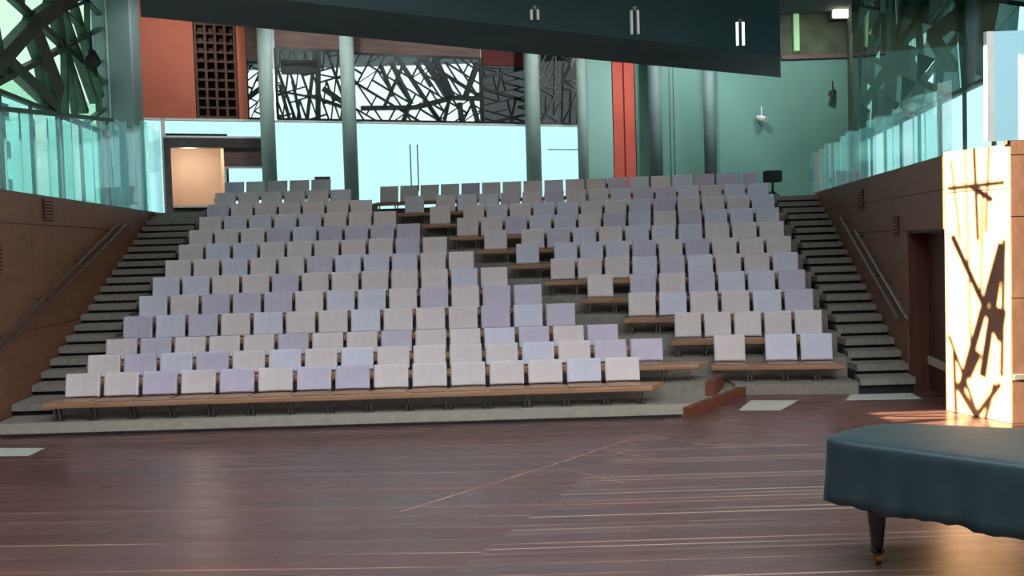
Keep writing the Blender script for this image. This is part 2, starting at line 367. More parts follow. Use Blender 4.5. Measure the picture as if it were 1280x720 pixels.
def make_seat(w, matk, ht):
    t = thing('theatre_seat', 'x', 'theatre seat')
    back_mb(w, ht).build('backrest', M[matk], t)
    MB().hexa([(-w*.46, .022, .29), (w*.46, .022, .29), (w*.46, .036, .29), (-w*.46, .036, .29), (-w*.46, .082, ht-.03), (w*.46, .082, ht-.03), (w*.46, .096, ht-.03), (-w*.46, .096, ht-.03)]).build('back_shell', M['shell'], t)
    MB().cbox(-w*.5, w*.5, -.40, -.05, .260, .276, .006).build('seat_panel', M['bench'], t)
    for sx in (-1, 1):
        x = sx*w*.36
        MB().box(x-.018, x+.018, -.048, .04, .260, .272).bar((x, .02, .265), (x, .06, .46), .036, .012).build('bracket', M['steel'], t)
    return t
protos = {}
def seat(kind, w, matk, loc, rz, label, group, ht):
    key = (kind, matk, ht, w)
    if key not in protos:
        o = make_seat(w, matk, ht); protos[key] = o
        o.location = loc; o.rotation_euler = (0, 0, rz); tag(o, label, 'theatre seat', group); return o
    return dup(protos[key], loc, rz, label, group)
def pick():
    v = random.random(); return 'seat_a' if v < .5 else 'seat_b' if v < .75 else 'seat_c'
ROWN = lambda k, n: 'front row' if k == 0 else 'topmost row' if k == n-1 else ordn(k+1)+' row up'
legm = None
def bench(length, loc, rz, n, pitch, x_first, label, group, ext=0):
    global legm
    t = thing('row_bench', label, 'bench', loc, rz, group)
    # plank with a rounded front edge; local x from 0
    m = MB(); prof = [(-.41, .185), (-.435, .20), (-.44, .245), (-.425, .26), (-.03, .26), (-.03, .215), (-.36, .205)]
    N_ = len(prof); sk = ext
    vs = [(0, y, z) for y, z in prof]+[(length+(sk*(1-(-y)/.44) if sk else 0), y, z) for y, z in prof]
    m.add(vs, [tuple(range(N_)), tuple(range(2*N_-1, N_-1, -1))]+[((i+1) % N_, i, N_+i, N_+(i+1) % N_) for i in range(N_)])
    m.build('plank', M['bench'], t)
    if legm is None: legm = MB().bar((-.03, -.30, 0), (-.03, -.30, .21), .022, .05).bar((.03, -.30, 0), (.03, -.30, .21), .022, .05).bar((-.07, -.30, .006), (.07, -.30, .006), .10, .012).bar((0, -.36, .203), (0, -.06, .203), .06, .014).mesh('leg', M['steel'])
    for i in range(n+1):
        x = x_first+pitch*(i if i < n else n-.12)+(.06 if i == 0 else 0)
        if x > length-.04: x = length-.06
        o = bpy.data.objects.new('leg', legm); COL.objects.link(o); o.parent = t; o.location = (x, 0, 0)
    return t
for k, r in enumerate(LROW):
    ex = .42 if k == 1 else .08
    p = r['p']
    bench(p*r['n']+.1+ex, (r['X0']-.1, r['Y'], r['floor']), 0, r['n'], p, .1, 'long timber bench plank under the %s of the left seat block' % ROWN(k, 13), 'bench planks of the left seat block', .25 if k < 3 else 0)
    for i in range(r['n']):
        mk = pick()
        if k == 0 and i == 6: mk = 'seat_b'
        seat('L', round(p*.885, 3), mk, (r['X0']+p*(i+.5), r['Y'], r['floor']), 0, 'pale padded seat, %s from left in the %s of the left block' % (ordn(i+1), ROWN(k, 13)), 'pale seats of the left block', r['h'])
for k, r in enumerate(RROW):
    ca, sa = math.cos(RANG), math.sin(RANG)
    g = r['g']; p = r['p']
    Ltot = p*r['n']+g
    x0 = r['XL']; y0 = ry(k, x0)
    bench(Ltot+.12, (x0-.05*ca, y0-.05*sa, r['floor']), RANG, r['n'], p, .05, 'long timber bench plank under the %s of the right seat block' % ROWN(k, 11), 'bench planks of the right seat block')
    for i in range(r['n']):
        s_ = p*(i+.5)+(g if i > 0 else 0)
        seat('R', round(p*.885, 3), pick(), (x0+s_*ca, y0+s_*sa, r['floor']), RANG, 'pale padded seat, %s from left in the %s of the right block' % (ordn(i+1), ROWN(k, 11)), 'pale seats of the right block', r['h'])
print('PITCH', [round(r['p'], 3) for r in LROW], [round(r['p'], 3) for r in RROW], [round(r['X0'], 2) for r in LROW], [round(r['X1'], 2) for r in RROW])

# ------------------------------------------------------------------ left and right timber walls
def wall_seg(name, p0, p1, z0, z1, out, mat, rows, label=None, thick=.22, mats_dark='wall_dark', cuts=()):
    """timber wall between two plan points: dark core with board panels standing 15 mm proud of it"""
    p0, p1 = Vector((*p0, 0)), Vector((*p1, 0)); d = (p1-p0); L_ = d.length; d.normalize(); n = Vector((-d.y, d.x, 0))
    if n.dot(Vector((*out, 0))) < 0: n = -n        # n points away from the hall
    def slab(a, b, za, zb, f0, f1):
        q = [p0+d*a+n*f0, p0+d*b+n*f0, p0+d*b+n*f1, p0+d*a+n*f1]
        return [Vector((v.x, v.y, za)) for v in q]+[Vector((v.x, v.y, zb)) for v in q]
    core = MB()
    segs = [(0, L_, z0, z1)]
    for ca, cb, cz in cuts: segs = [(0, ca, z0, z1), (ca, cb, cz, z1), (cb, L_, z0, z1)]
    for a, b, za, zb in segs:
        if b-a > .01: core.hexa(slab(a, b, za, zb, .016, thick))
    o = struct(core.build(name, M[mats_dark]), label)
    for (a, b, za, zb) in rows:
        MB().hexa(slab(a, min(b, L_), za, zb, 0, .018)).build('wall_panel', M[mat], o)
    return o, (p0, d, n)
# left: from Y=11.8 to 25
LW0, LW1 = (lwx(8), 8.0), (lwx(24.9), 24.9)
LL = math.hypot(LW1[0]-LW0[0], LW1[1]-LW0[1])
def grid(L_, xs, zs, g=.012, skip=()):
    r = []
    for a, b in zip(xs, xs[1:]):
        for za, zb in zip(zs, zs[1:]):
            r.append((a+g/2, b-g/2, za+g/2, zb-g/2))
    return r
wl, _ = wall_seg('wall_left', LW0, LW1, 0, GAL+.02, (-1, 0), 'wall_l', grid(LL, [0, 3.5, 7.3, 10.6, 14, LL], [0, 1.3, 2.93, GAL+.02]), 'brown timber wall beside the left stairs')
# right: door opening cut between Y=13.1 and 14.9
RW0, RW1 = (rwx(13.0), 13.0), (rwx(24.9), 24.9)
RL = math.hypot(RW1[0]-RW0[0], RW1[1]-RW0[1])
DA, DB, DZ = .06, 1.95, 2.42
rows = grid(RL, [DB, 4.6, 8.4, RL], [0, 2.42, 2.95, GAL+.02])+grid(RL, [0, DB], [DZ, 2.95, GAL+.02])
wr, (q0, qd, qn) = wall_seg('wall_right', RW0, RW1, 0, GAL+.02, (1, 0), 'wall_r', rows, 'brown timber wall beside the right stairs', cuts=((DA, DB, DZ),))
# door leaf in its recess
def rp(s, f, z): v = q0+qd*s+qn*f; return Vector((v.x, v.y, z))
dm = MB(); dm.hexa([rp(DA, .30, .0), rp(DB, .30, 0), rp(DB, .36, 0), rp(DA, .36, 0), rp(DA, .30, DZ), rp(DB, .30, DZ), rp(DB, .36, DZ), rp(DA, .36, DZ)])
door = struct(dm.build('door_1', M['door']), 'dark brown recessed doorway in the right timber wall')
fm = MB()
for s in (DA, DB-.04):
    fm.hexa([rp(s, .02, 0), rp(s+.04, .02, 0), rp(s+.04, .30, 0), rp(s, .30, 0), rp(s, .02, DZ), rp(s+.04, .02, DZ), rp(s+.04, .30, DZ), rp(s, .30, DZ)])
fm.hexa([rp(DA, .02, DZ-.04), rp(DB, .02, DZ-.04), rp(DB, .30, DZ-.04), rp(DA, .30, DZ-.04), rp(DA, .02, DZ), rp(DB, .02, DZ), rp(DB, .30, DZ), rp(DA, .30, DZ)])
fm.build('door_frame', M['door'], door)
MB().bar(rp(DA+.04, .285, .45), rp(DB-.04, .285, .45), .03, .12).build('kick_rail', M['fascia'], door)
MB().bar(rp(1.0, .27, .95), rp(1.0, .27, 1.25), .03, .03).build('door_handle', M['steel'], door)
# sunlit facet and the wall beyond
W1 = Vector((rwx(13.0), 13.0)); W2 = Vector((6.12, 12.0)); W3 = Vector((9.2, 11.75))
L12 = (W2-W1).length; L23 = (W3-W2).length
wall_seg('wall_facet', W1, W2, 0, GAL+.06, (1, .3), 'wall_r', grid(L12, [0, L12], [0, 2.9, GAL+.06]), 'narrow timber wall facet struck by sunlight')
wall_seg('wall_front', W2, W3, 0, GAL+.10, (0, 1), 'wall_r', grid(L23, [0, L23], [0, .52, 1.55, 2.55, 3.30, GAL+.10]), 'grey brown panelled wall behind the piano')
bb = MB(); bb.bar((6.14, 11.985, .58), (9.1, 11.74, .58), .035, .06)
struct(bb.build('baseboard_right', M['fascia']), 'pale dado strip on the wall behind the piano')

# gallery and landing floors
gm = MB()
gm.prism([(lwx(24.9)-6.5, 24.55), (rwx(24.9)+6, 24.55), (12.5, 34), (-16, 34)], GAL-.3, GAL-.005)
struct(gm.build('floor_landing', M['concrete']), 'landing floor behind the top row')
gm = MB(); gm.prism([(lwx(8)-.23, 8), (lwx(24.5)-.23, 24.5), (lwx(24.5)-1.7, 24.5), (lwx(8)-1.7, 8)], GAL-.3, GAL-.01)
struct(gm.build('floor_gallery_left', M['concrete']))
gm = MB(); gm.prism([(rwx(13)+.23, 13.0), (rwx(24.5)+.23, 24.5), (rwx(24.5)+1.9, 24.5), (rwx(13)+1.9, 12.1)], GAL-.3, GAL-.01)
struct(gm.build('floor_gallery_right', M['concrete']))

# handrails on the walls
def handrail(label, lines, mat, off):
    t = thing('handrail', label, 'handrail')
    for (a, b) in lines:
        MB().tube(a, b, .022, n=8).build('rail', M[mat], t)
        for f in (.08, .36, .64, .92):
            p = Vector(a).lerp(Vector(b), f); MB().tube(p, p+Vector(off), .010, n=6).build('bracket', M['steel'], t)
def wl_pt(px, py):
    d = ray(px, py); Y = (-7.42+.117*15.07+.09)/(d.x/d.y+.117); return CP+d*(Y/d.y)
def wr_pt(px, py):
    d = ray(px, py); Y = (5.75-.146*13-.09)/(d.x/d.y-.146); return CP+d*(Y/d.y)
handrail('double metal handrail sloping up the left timber wall', [(wl_pt(-30, 456), wl_pt(148, 279)), (wl_pt(-18, 456), wl_pt(158, 280))], 'rail', (-.09, 0, 0))
handrail('thin bright double handrail sloping up the right timber wall', [(wr_pt(1051, 272), wr_pt(1123, 398)), (wr_pt(1069, 288), wr_pt(1134, 398))], 'rail_bright', (.09, 0, 0))
# slotted wall vents
def vent(c, wdir, w, h, n, label):
    t = thing('wall_vent', label, 'vent', c, math.atan2(wdir[1], wdir[0]))
    MB().box(-w/2, w/2, -.012, .012, -h/2, h/2).build('backing', M['wall_dark'], t)
    for i in range(n):
        z = -h/2+h*(i+.5)/n; MB().box(-w/2+.01, w/2-.01, -.03, .03, z-h/n*.28, z+h/n*.28).build('slat', M['wall_l'], t)
def wl_flush(px, py): p = wl_pt(px, py); return p+Vector((-.075, 0, 0))
vent(wl_flush(66, 262), (.117, -1), .42, .36, 7, 'small slotted vent high in left timber wall beneath glass fins')
vent(wl_flush(3, 322), (.117, -1), .30, .45, 8, 'small slotted vent at left picture edge in left timber wall')
def wr_flush(px, py): p = wr_pt(px, py); return p+Vector((.075, 0, 0))
vent(wr_flush(1071, 250), (.146, 1), .40, .38, 7, 'small slotted vent high in right timber wall under glass fins')
vent(wr_flush(1114, 283), (.146, 1), .32, .32, 6, 'small slotted vent in right timber wall left of dark doorway')

# ------------------------------------------------------------------ glass fin balustrades on the wall tops
def fins(label, y0, y1, wx, hfun, n, rail, side):
    t = thing('glass_balustrade', label, 'balustrade')
    for i in range(n):
        y = y0+(y1-y0)*(i+.5)/n; x = wx(y)+side*.10; w = (y1-y0)/n
        h = hfun(y)*(1+.05*math.sin(i*2.3))if not rail else hfun(y)
        an = (.35 if i % 2 else -.12)*side
        dx = math.sin(an)*w*.5; dy = math.cos(an)*w*.49
        u = Vector((dx, dy, 0)); nn = Vector((-dy, dx, 0)).normalized()*.006
        c = Vector((x, y, 0))
        q = [c-u-nn, c+u-nn, c+u+nn, c-u+nn]
        MB().hexa([Vector((v.x, v.y, GAL+.02)) for v in q]+[Vector((v.x, v.y, GAL+.02+h)) for v in q]).build('glass_fin', M['fin_a' if i % 3 else 'fin_b'], t)
    if rail:
        MB().bar((wx(y0)+side*.1, y0, GAL+.06+hfun(y0)), (wx(y1)+side*.1, y1, GAL+.06+hfun(y1)), .10, .07).build('top_rail', M['teal_steel'], t)
    MB().bar((wx(y0)+side*.1, y0, GAL+.03), (wx(y1)+side*.1, y1, GAL+.03), .05, .025).build('base_channel', M['teal_steel'], t)
    return t
def lh(y): return 1.22+(y-15.07)*.10
lb_ = fins('aqua glass fin balustrade with dark top rail on left timber wall', 14.2, 24.6, lwx, lh, 34, False, -1)
tr = lb_
MB().bar((lwx(14.2)-.1, 14.2, GAL+.07+lh(14.2)), (lwx(20.3)-.1, 20.3, GAL+.07+lh(20.3)), .10, .07).build('top_rail', M['green_steel'], tr)
for yy in (14.6, 17.4, 20.2): MB().bar((lwx(yy)-.17, yy, GAL), (lwx(yy)-.17, yy, GAL+.07+lh(yy)), .04, .04).build('post', M['green_steel'], tr)
fins('aqua glass fin balustrade stepping along top of right timber wall', 13.1, 24.6, rwx, lambda y: 1.0, 36, False, 1)
sc = thing('glass_screen', 'pale blue frosted screen above the wall behind the piano', 'screen')
P1 = at_y(1241, 166, 12.05); P2 = at_y(1241, 40, 12.05)
MB().hexa([(P1.x, 12.02, GAL+.10), (9.1, 11.8, GAL+.10), (9.1, 11.84, GAL+.10), (P1.x, 12.06, GAL+.10), (P1.x, 12.02, P2.z), (9.1, 11.8, P2.z), (9.1, 11.84, P2.z), (P1.x, 12.06, P2.z)]).build('panel', M['screen'], sc)
MB().box(P1.x-.09, P1.x, 12.0, 12.08, GAL+.10, P2.z).build('edge_post', M['white'], sc)

# ------------------------------------------------------------------ pinwheel glazing
def pinwheel(depth, tri):
    tris = [(tri, 0)]; edges = {}
    def e(a, b, lv):
        k = tuple(sorted(((round(a[0], 4), round(a[1], 4)), (round(b[0], 4), round(b[1], 4)))))
        if k not in edges: edges[k] = lv
    O, L_, S_ = tri
    for a, b in ((O, L_), (L_, S_), (S_, O)): e(a, b, 0)
    cur = [tri]
    for lv in range(1, depth+1):
        nx = []
        for O, L_, S_ in cur:
            mid = lambda a, b: ((a[0]+b[0])/2, (a[1]+b[1])/2)
            F = (S_[0]+(L_[0]-S_[0])*.2, S_[1]+(L_[1]-S_[1])*.2); Mm = mid(O, L_); Nn = mid(F, L_); K = mid(F, O)
            for a, b in ((O, F), (Mm, Nn), (K, Mm), (K, Nn)): e(a, b, lv)
            nx += [(F, O, S_), (F, Nn, K), (K, Mm, O), (Nn, L_, Mm), (Mm, K, Nn)]
        cur = nx
    return cur, edges
def clip_poly(poly, w, h):
    def cl(P, f):
        out = []
        for i in range(len(P)):
            a, b = P[i], P[(i+1) % len(P)]; fa, fb = f(a), f(b)
            if fa >= 0: out.append(a)
            if fa*fb < 0: t = fa/(fa-fb); out.append((a[0]+(b[0]-a[0])*t, a[1]+(b[1]-a[1])*t))
        return out
    for f in (lambda p: p[0], lambda p: w-p[0], lambda p: p[1], lambda p: h-p[1]):
        poly = cl(poly, f)
        if len(poly) < 3: return []
    return poly
def clip_seg(a, b, w, h):
    t0, t1 = 0, 1; dx, dy = b[0]-a[0], b[1]-a[1]
    for p, q in ((-dx, a[0]), (dx, w-a[0]), (-dy, a[1]), (dy, h-a[1])):
        if abs(p) < 1e-9:
            if q < 0: return None
        else:
            r_ = q/p
            if p < 0: t0 = max(t0, r_)
            else: t1 = min(t1, r_)
    if t1-t0 < 1e-4: return None
    return (a[0]+dx*t0, a[1]+dy*t0), (a[0]+dx*t1, a[1]+dy*t1)
def glazing(name, o3, u3, w, h, depth, size, shift, rot, steel, glasses, widths, label, keep=1.0, frame=.08, seed=1, extra=(), dd=.14, low=None):
    """window_n: frame (structure) with a steel lattice on pinwheel lines and the panes behind it"""
    rnd = random.Random(seed)
    o3 = Vector(o3); u3 = Vector(u3).normalized(); v3 = Vector((0, 0, 1)); n3 = u3.cross(v3)
    T = lambda p, off=0: o3+u3*p[0]+v3*p[1]+n3*off
    c, s = math.cos(rot), math.sin(rot)
    qx, qy = shift if shift else (w/2, h/2)
    R_ = lambda p: (c*(p[0]-1)*size-s*(p[1]-.5)*size+qx, s*(p[0]-1)*size+c*(p[1]-.5)*size+qy)
    tris, edges = pinwheel(depth, (R_((0, 0)), R_((2, 0)), R_((0, 1))))
    t2, e2 = pinwheel(depth, (R_((2, 1)), R_((0, 1)), R_((2, 0))))
    tris += t2; edges = {**edges, **e2}
    fm = MB()
    for a, b in (((0, 0), (w, 0)), ((w, 0), (w, h)), ((w, h), (0, h)), ((0, h), (0, 0))): fm.bar(T(a), T(b), frame, frame+.04, n3)
    root = struct(fm.build(name, M[steel]), label)
    lt = MB()
    for (a, b), lv in edges.items():
        if lv == depth and rnd.random() > keep: continue
        q = clip_seg(a, b, w, h)
        if q: lt.bar(T(q[0]), T(q[1]), widths[min(lv, len(widths)-1)]*rnd.uniform(.7, 1.35), dd, n3)
    for (a, b, ww) in extra:
        q = clip_seg(a, b, w, h)
        if q: lt.bar(T(q[0]), T(q[1]), ww, dd+.06, n3)
    lt.build('steel_lattice', M[steel], root)
    gms = [MB() for _ in glasses]
    if len(glasses) == 1: gms[0].hexa([T((0, 0), -.10), T((w, 0), -.10), T((w, 0), -.115), T((0, 0), -.115), T((0, h), -.10), T((w, h), -.10), T((w, h), -.115), T((0, h), -.115)])
    else:
        for t in tris:
            P = clip_poly(list(t), w, h)
            if P:
                n_ = len(P); m_ = rnd.choices(range(len(glasses)), [g[1] for g in glasses])[0]
                if low and sum(p[1] for p in P)/n_ < low: m_ = 0
                vs = [T(p, -.10) for p in P]+[T(p, -.112) for p in P]
                gms[m_].add(vs, [tuple(range(n_)), tuple(range(2*n_-1, n_-1, -1))]+[(i, n_+i, n_+(i+1) % n_, (i+1) % n_) for i in range(n_)])
    for m_, g in zip(gms, glasses):
        if m_.f: m_.build('panes', M[g[0]], root)
    return root
# left glazing, outside the gallery
def lgx(Y): return lwx(Y)-1.3
def wallpx(px, py, off):      # pixel on the left glazing plane -> (s, z) along it from Y=11.9
    d = ray(px, py); Y = (-7.42-off+.117*15.07)/(d.x/d.y+.117); p = CP+d*(Y/d.y); return ((Y-11.9)*math.hypot(1, .117), p.z-GAL)
ex = []
for a, b, w_ in (((-40, 118), (40, 30), .30), ((40, 30), (120, -30), .34), ((0, 70), (70, 136), .26), ((34, 24), (72, 120), .55), ((60, 0), (105, 140), .12), ((72, 0), (118, 128), .10), ((90, 0), (125, 120), .10), ((-60, 10), (0, 70), .2)):
    ex.append((wallpx(*a, 1.3), wallpx(*b, 1.3), w_))
gl_len = (25.4-13.1)*math.hypot(1, .117)
o_ = 1.2*math.hypot(1, .117)
ex2 = [((a[0]-o_, a[1]), (b[0]-o_, b[1]), w_) for a, b, w_ in ex]
LZ = 2.0
glazing('window_left_lower', (lgx(13.1), 13.1, GAL), (-.117, 1, 0), gl_len, LZ-.02, 1, .1, (-9, -9), .35, 'green_steel', [('aqua', 1)], [.05], 'bright glazing strip added to brighten the left glass fins', 0, frame=.05, extra=[((k_*1.5, 0), (k_*1.5, LZ), .05) for k_ in range(1, 9)], dd=.0)  # plain bright strip put in to brighten the left fins
ex2 = [((a[0], a[1]-LZ), (b[0], b[1]-LZ), w_) for a, b, w_ in ex2]
glazing('window_left', (lgx(13.1), 13.1, GAL+LZ), (-.117, 1, 0), gl_len, 5.5-LZ, 3, 9, None, .35, 'green_steel', [('green_glass', 1)], [.16, .10, .06, .03], 'left green glazed wall with angled steel lattice', .35, seed=3, extra=ex2)
# clear glazing bay whose lattice lets the low sun through
def sunpt(px, py):      # where the ray that lights a point of the right wall facet crosses the bay
    n_ = Vector((-(W2-W1).y, (W2-W1).x, 0)).normalized(); p = at_plane(px, py, Vector((W1.x, W1.y, 0)), n_)
    return (p.y-11.95, p.z+(p.x-lgx(p.y))*.285-GAL)
exs = [(sunpt(*a), sunpt(*b), w_) for a, b, w_ in (((1252, 305), (1200, 490), .10), ((1190, 295), (1250, 425), .09), ((1236, 395), (1256, 402), .28), ((1196, 480), (1254, 575), .09), ((1186, 420), (1240, 570), .05), ((1184, 236), (1256, 228), .04), ((1217, 180), (1222, 300), .05), ((1250, 480), (1190, 560), .05), ((1208, 470), (1222, 440), .12), ((1236, 180), (1232, 290), .03), ((1188, 200), (1200, 300), .03), ((1251, 320), (1228, 470), .10), ((1255, 300), (1252, 470), .05), ((1206, 180), (1214, 470), .022), ((1228, 240), (1226, 380), .022), ((1243, 480), (1222, 560), .04), ((1192, 440), (1196, 560), .05), ((1212, 232), (1240, 250), .07))]
glazing('window_sun', (lgx(11.95), 11.95, GAL), (-.117, 1, 0), 1.12, 5.5, 1, .1, (-9, -9), .9, 'green_steel', [('clear', 1)], [.05], 'clear glazed bay at the left letting low sun in', 0, seed=5, frame=.03, extra=exs, dd=.03)
# right glazing
def rgx(Y): return rwx(Y)+1.7
rl = (26.5-13)*math.hypot(1, .146)
exr = []
def rpx(px, py):
    d = ray(px, py); Y = (5.75+1.7-.146*13)/(d.x/d.y-.146); p = CP+d*(Y/d.y); return ((Y-13)*math.hypot(1, .146), p.z-GAL)
for a, b, w_ in (((1210, 10), (1165, 45), .22), ((1165, 45), (1190, 85), .16), ((1240, -10), (1225, 70), .30), ((1130, 70), (1150, 115), .35), ((1070, 30), (1060, 130), .4), ((1090, 20), (1085, 100), .5), ((1140, -5), (1110, 100), .25)):
    exr.append((rpx(*a), rpx(*b), w_))
glazing('window_right_lower', (rgx(13), 13, GAL), (.146, 1, 0), rl, 1.48, 1, .1, (-9, -9), .35, 'teal_steel', [('aqua', 1)], [.05], 'bright glazing strip added to brighten the right glass fins', 0, frame=.05, extra=[((k_*1.5, 0), (k_*1.5, LZ), .05) for k_ in range(1, 9)], dd=.0)  # likewise added so the right fins look brighter
exr = [((a[0], a[1]-1.5), (b[0], b[1]-1.5), w_) for a, b, w_ in exr]
glazing('window_right', (rgx(13), 13, GAL+1.5), (.146, 1, 0), rl, 4.0, 4, 15, None, .28, 'teal_steel', [('aqua', .35), ('rglass_a', 3), ('rglass_b', 6), ('teal_shaded', 1.6)], [.18, .12, .07, .04, .02], 'right teal glazed wall with angled steel lattice', .35, seed=9, extra=exr, low=None)

# ------------------------------------------------------------------ rear wall
A = at_y(180, 147, 25.2); B = at_y(727, 157, 29.6)
A2, B2 = Vector((A.x, A.y, 0)), Vector((B.x, B.y, 0)); bd = (B2-A2).normalized(); bn = Vector((bd.y, -bd.x, 0))    # bn faces the hall
ZB = (A.z+B.z)/2                                   # top of the bright band
def bp(px, py):
    p = at_plane(px, py, A2, bn); return ((p-A2).dot(bd), p.z)
def bpt(s, z, off=0): v = A2+bd*s+bn*off; return Vector((v.x, v.y, z))
def bslab(m, s0, s1, z0, z1, f0, f1, mi=0):
    q = [bpt(s0, 0, f1), bpt(s1, 0, f1), bpt(s1, 0, f0), bpt(s0, 0, f0)]
    return m.hexa([Vector((v.x, v.y, z0)) for v in q]+[Vector((v.x, v.y, z1)) for v in q], mi)
TOPZ = 9.0
sx = lambda px, py=150: bp(px, py)[0]
SE = (B2-A2).length
# frosted band: windows between the lobby opening and the columns
d0, d1 = sx(215, 230), sx(279, 230)
dtop = bp(250, 186)[1]; dbot = bp(245, 257)[1]
n_w = 1
def pane_window(s0, s1, z0, z1, glass, label, mull=()):
    global n_w
    fm = MB(); t_ = .05
    for (a, b, c, d) in ((s0, s1, z0, z0+t_), (s0, s1, z1-t_, z1), (s0, s0+t_, z0, z1), (s1-t_, s1, z0, z1)): bslab(fm, a, b, c, d, -.05, .05)
    r_ = struct(fm.build('window_%d' % n_w, M['white']), label); n_w += 1
    bslab(MB(), s0+t_, s1-t_, z0+t_, z1-t_, -.01, .01).build('pane', M[glass], r_)
    for (a, b, c, d) in mull: bslab(MB(), a, b, c, d, -.03, .03).build('mullion', M['steel'], r_)
    return r_
S0 = sx(128)
pane_window(S0, d0-.16, GAL, ZB, 'frost', 'bright frosted glass at far left of rear wall')
pane_window(d0-.16, sx(336), dtop+.28, ZB, 'frost', 'bright frosted glass above the lobby opening')
pane_window(d0-.14, d1+.02, GAL, dbot, 'frost', 'bright frosted glass strip under the lobby opening')
pane_window(d1+.04, sx(336), GAL, bp(310, 208)[1], 'frost', 'bright frosted glass right of the lobby opening')
pane_window(sx(336)+.01, sx(436), GAL, ZB, 'frost', 'bright frosted glass between first two rear columns')
pane_window(sx(436)+.01, sx(668), GAL, ZB, 'frost', 'bright frosted glass between second and third rear columns', [(sx(511), sx(511)+.02, GAL+.6, GAL+1.9), (sx(520), sx(520)+.02, GAL+.6, GAL+1.9)])
pane_window(sx(668)+.01, SE-.05, GAL, ZB, 'frost', 'bright frosted glass right of third rear column', [(sx(684), sx(724), bp(700, 187)[1]-.012, bp(700, 187)[1]+.012)])
# lobby seen through the opening
lob = MB(); D = -1.8
bslab(lob, d0-.1, d1+.16, dbot, dtop+.3, D-.1, D)
bslab(lob, d0-.14, d0-.02, dbot, dtop+.3, D, -.06)
bslab(lob, d1+.08, d1+.16, dbot, dtop+.3, D, -.06)
bslab(lob, d0-.1, d1+.16, dbot-.1, dbot, D, -.06)
bslab(lob, d0-.1, d1+.16, dtop+.3, dtop+.4, D, -.06)
struct(lob.build('wall_lobby', M['beige']), 'beige lobby seen through the opening in the rear wall')
lp = thing('ceiling_lamp', 'glowing lobby ceiling lamp seen through the rear opening', 'ceiling lamp')
MB().hexa([bpt(d0+.25, dtop+.17, -.5), bpt(d1-.06, dtop+.17, -.5), bpt(d1-.06, dtop+.17, -1.1), bpt(d0+.25, dtop+.17, -1.1), bpt(d0+.25, dtop+.22, -.5), bpt(d1-.06, dtop+.22, -.5), bpt(d1-.06, dtop+.22, -1.1), bpt(d0+.25, dtop+.22, -1.1)]).build('diffuser', M['warmlamp'], lp)
MB().hexa([bpt(d0+.2, dtop+.22, -.45), bpt(d1-.02, dtop+.22, -.45), bpt(d1-.02, dtop+.22, -1.15), bpt(d0+.2, dtop+.22, -1.15), bpt(d0+.2, dtop+.30, -.45), bpt(d1-.02, dtop+.30, -.45), bpt(d1-.02, dtop+.30, -1.15), bpt(d0+.2, dtop+.30, -1.15)]).build('housing', M['white'], lp)
of = MB()
bslab(of, d0-.16, d0, GAL, dtop+.27, -.12, .12)
bslab(of, d0-.16, sx(334, 190), dtop+.02, dtop+.27, -.12, .14)
struct(of.build('door_2', M['steel']), 'grey framed lobby opening in the rear wall')
bslab(MB(), d1+.05, sx(334, 200), bp(310, 208)[1], dtop+.02, -.10, .06).build('header_board', M['brown_board'], bpy.data.objects['door_2'])
# upper zone
t0, t1 = S0, sx(243, 90)
tw = MB(); bslab(tw, sx(172, 90), t1, ZB+.01, TOPZ, -.15, 0); bslab(tw, sx(297, 90), sx(308, 90), ZB+.01, TOPZ, -.15, 0); bslab(tw, sx(165, 90), sx(309, 90), ZB+.01, TOPZ, -.55, -.40)
struct(tw.build('wall_terracotta', M['terra']), 'terracotta wall panel above the bright rear glass')
sh = thing('shelving_screen', 'dark brown gridded screen beside the terracotta panel', 'screen')
g0, g1 = t1+.01, sx(297, 90)-.01
bslab(MB(), g0, g1, ZB+.02, TOPZ-.1, -.30, -.26).build('backing', M['brown_grid'], sh)
for i in range(5):
    s_ = g0+.04+(g1-g0-.08)*i/4; bslab(MB(), s_-.03, s_+.03, ZB+.02, TOPZ-.1, -.26, .0).build('upright', M['brown_grid'], sh)
for i in range(13):
    z = ZB+.06+i*.24; bslab(MB(), g0+.01, g1-.01, z-.025, z+.025, -.24, -.02).build('shelf', M['brown_grid'], sh)
# lattice windows between columns
LB = bp(500, 78)[1]
def backlattice(px0, px1, ztop, steel, glass, seed, label, keep, size, widths, extra=()):
    global n_w
    s0, s1 = sx(px0, 110), sx(px1, 110); o = bpt(s0, ZB+.03, -.06)
    exx = []
    for a, b, w_ in extra:
        a = bp(*a); b = bp(*b); exx.append(((a[0]-s0, a[1]-ZB-.03), (b[0]-s0, b[1]-ZB-.03), w_))
    glazing('window_%d' % n_w, o, bd, s1-s0, ztop-ZB-.03, 4, size*3, None, .4+seed*.37, steel, [(glass, 1)], widths, label, keep, .07, seed, exx, .10); n_w += 1
    return s0, s1
backlattice(309, 334, bp(320, 78)[1], 'dark_steel', 'sky_glass', 2, 'rear lattice window left of the first column', .8, 2.2, [.10, .07, .05, .03])
exm = [((350, 105), (362, 148), .07), ((366, 100), (376, 150), .06), ((398, 60), (398, 150), .12), ((404, 110), (430, 128), .12), ((384, 118), (430, 134), .08), ((352, 84), (396, 84), .35), ((352, 78), (396, 80), .2)]
backlattice(346, 432, bp(390, 62)[1], 'dark_steel', 'sky_glass', 4, 'rear lattice window between the first and second columns', .95, 2.4, [.10, .075, .055, .035], exm)
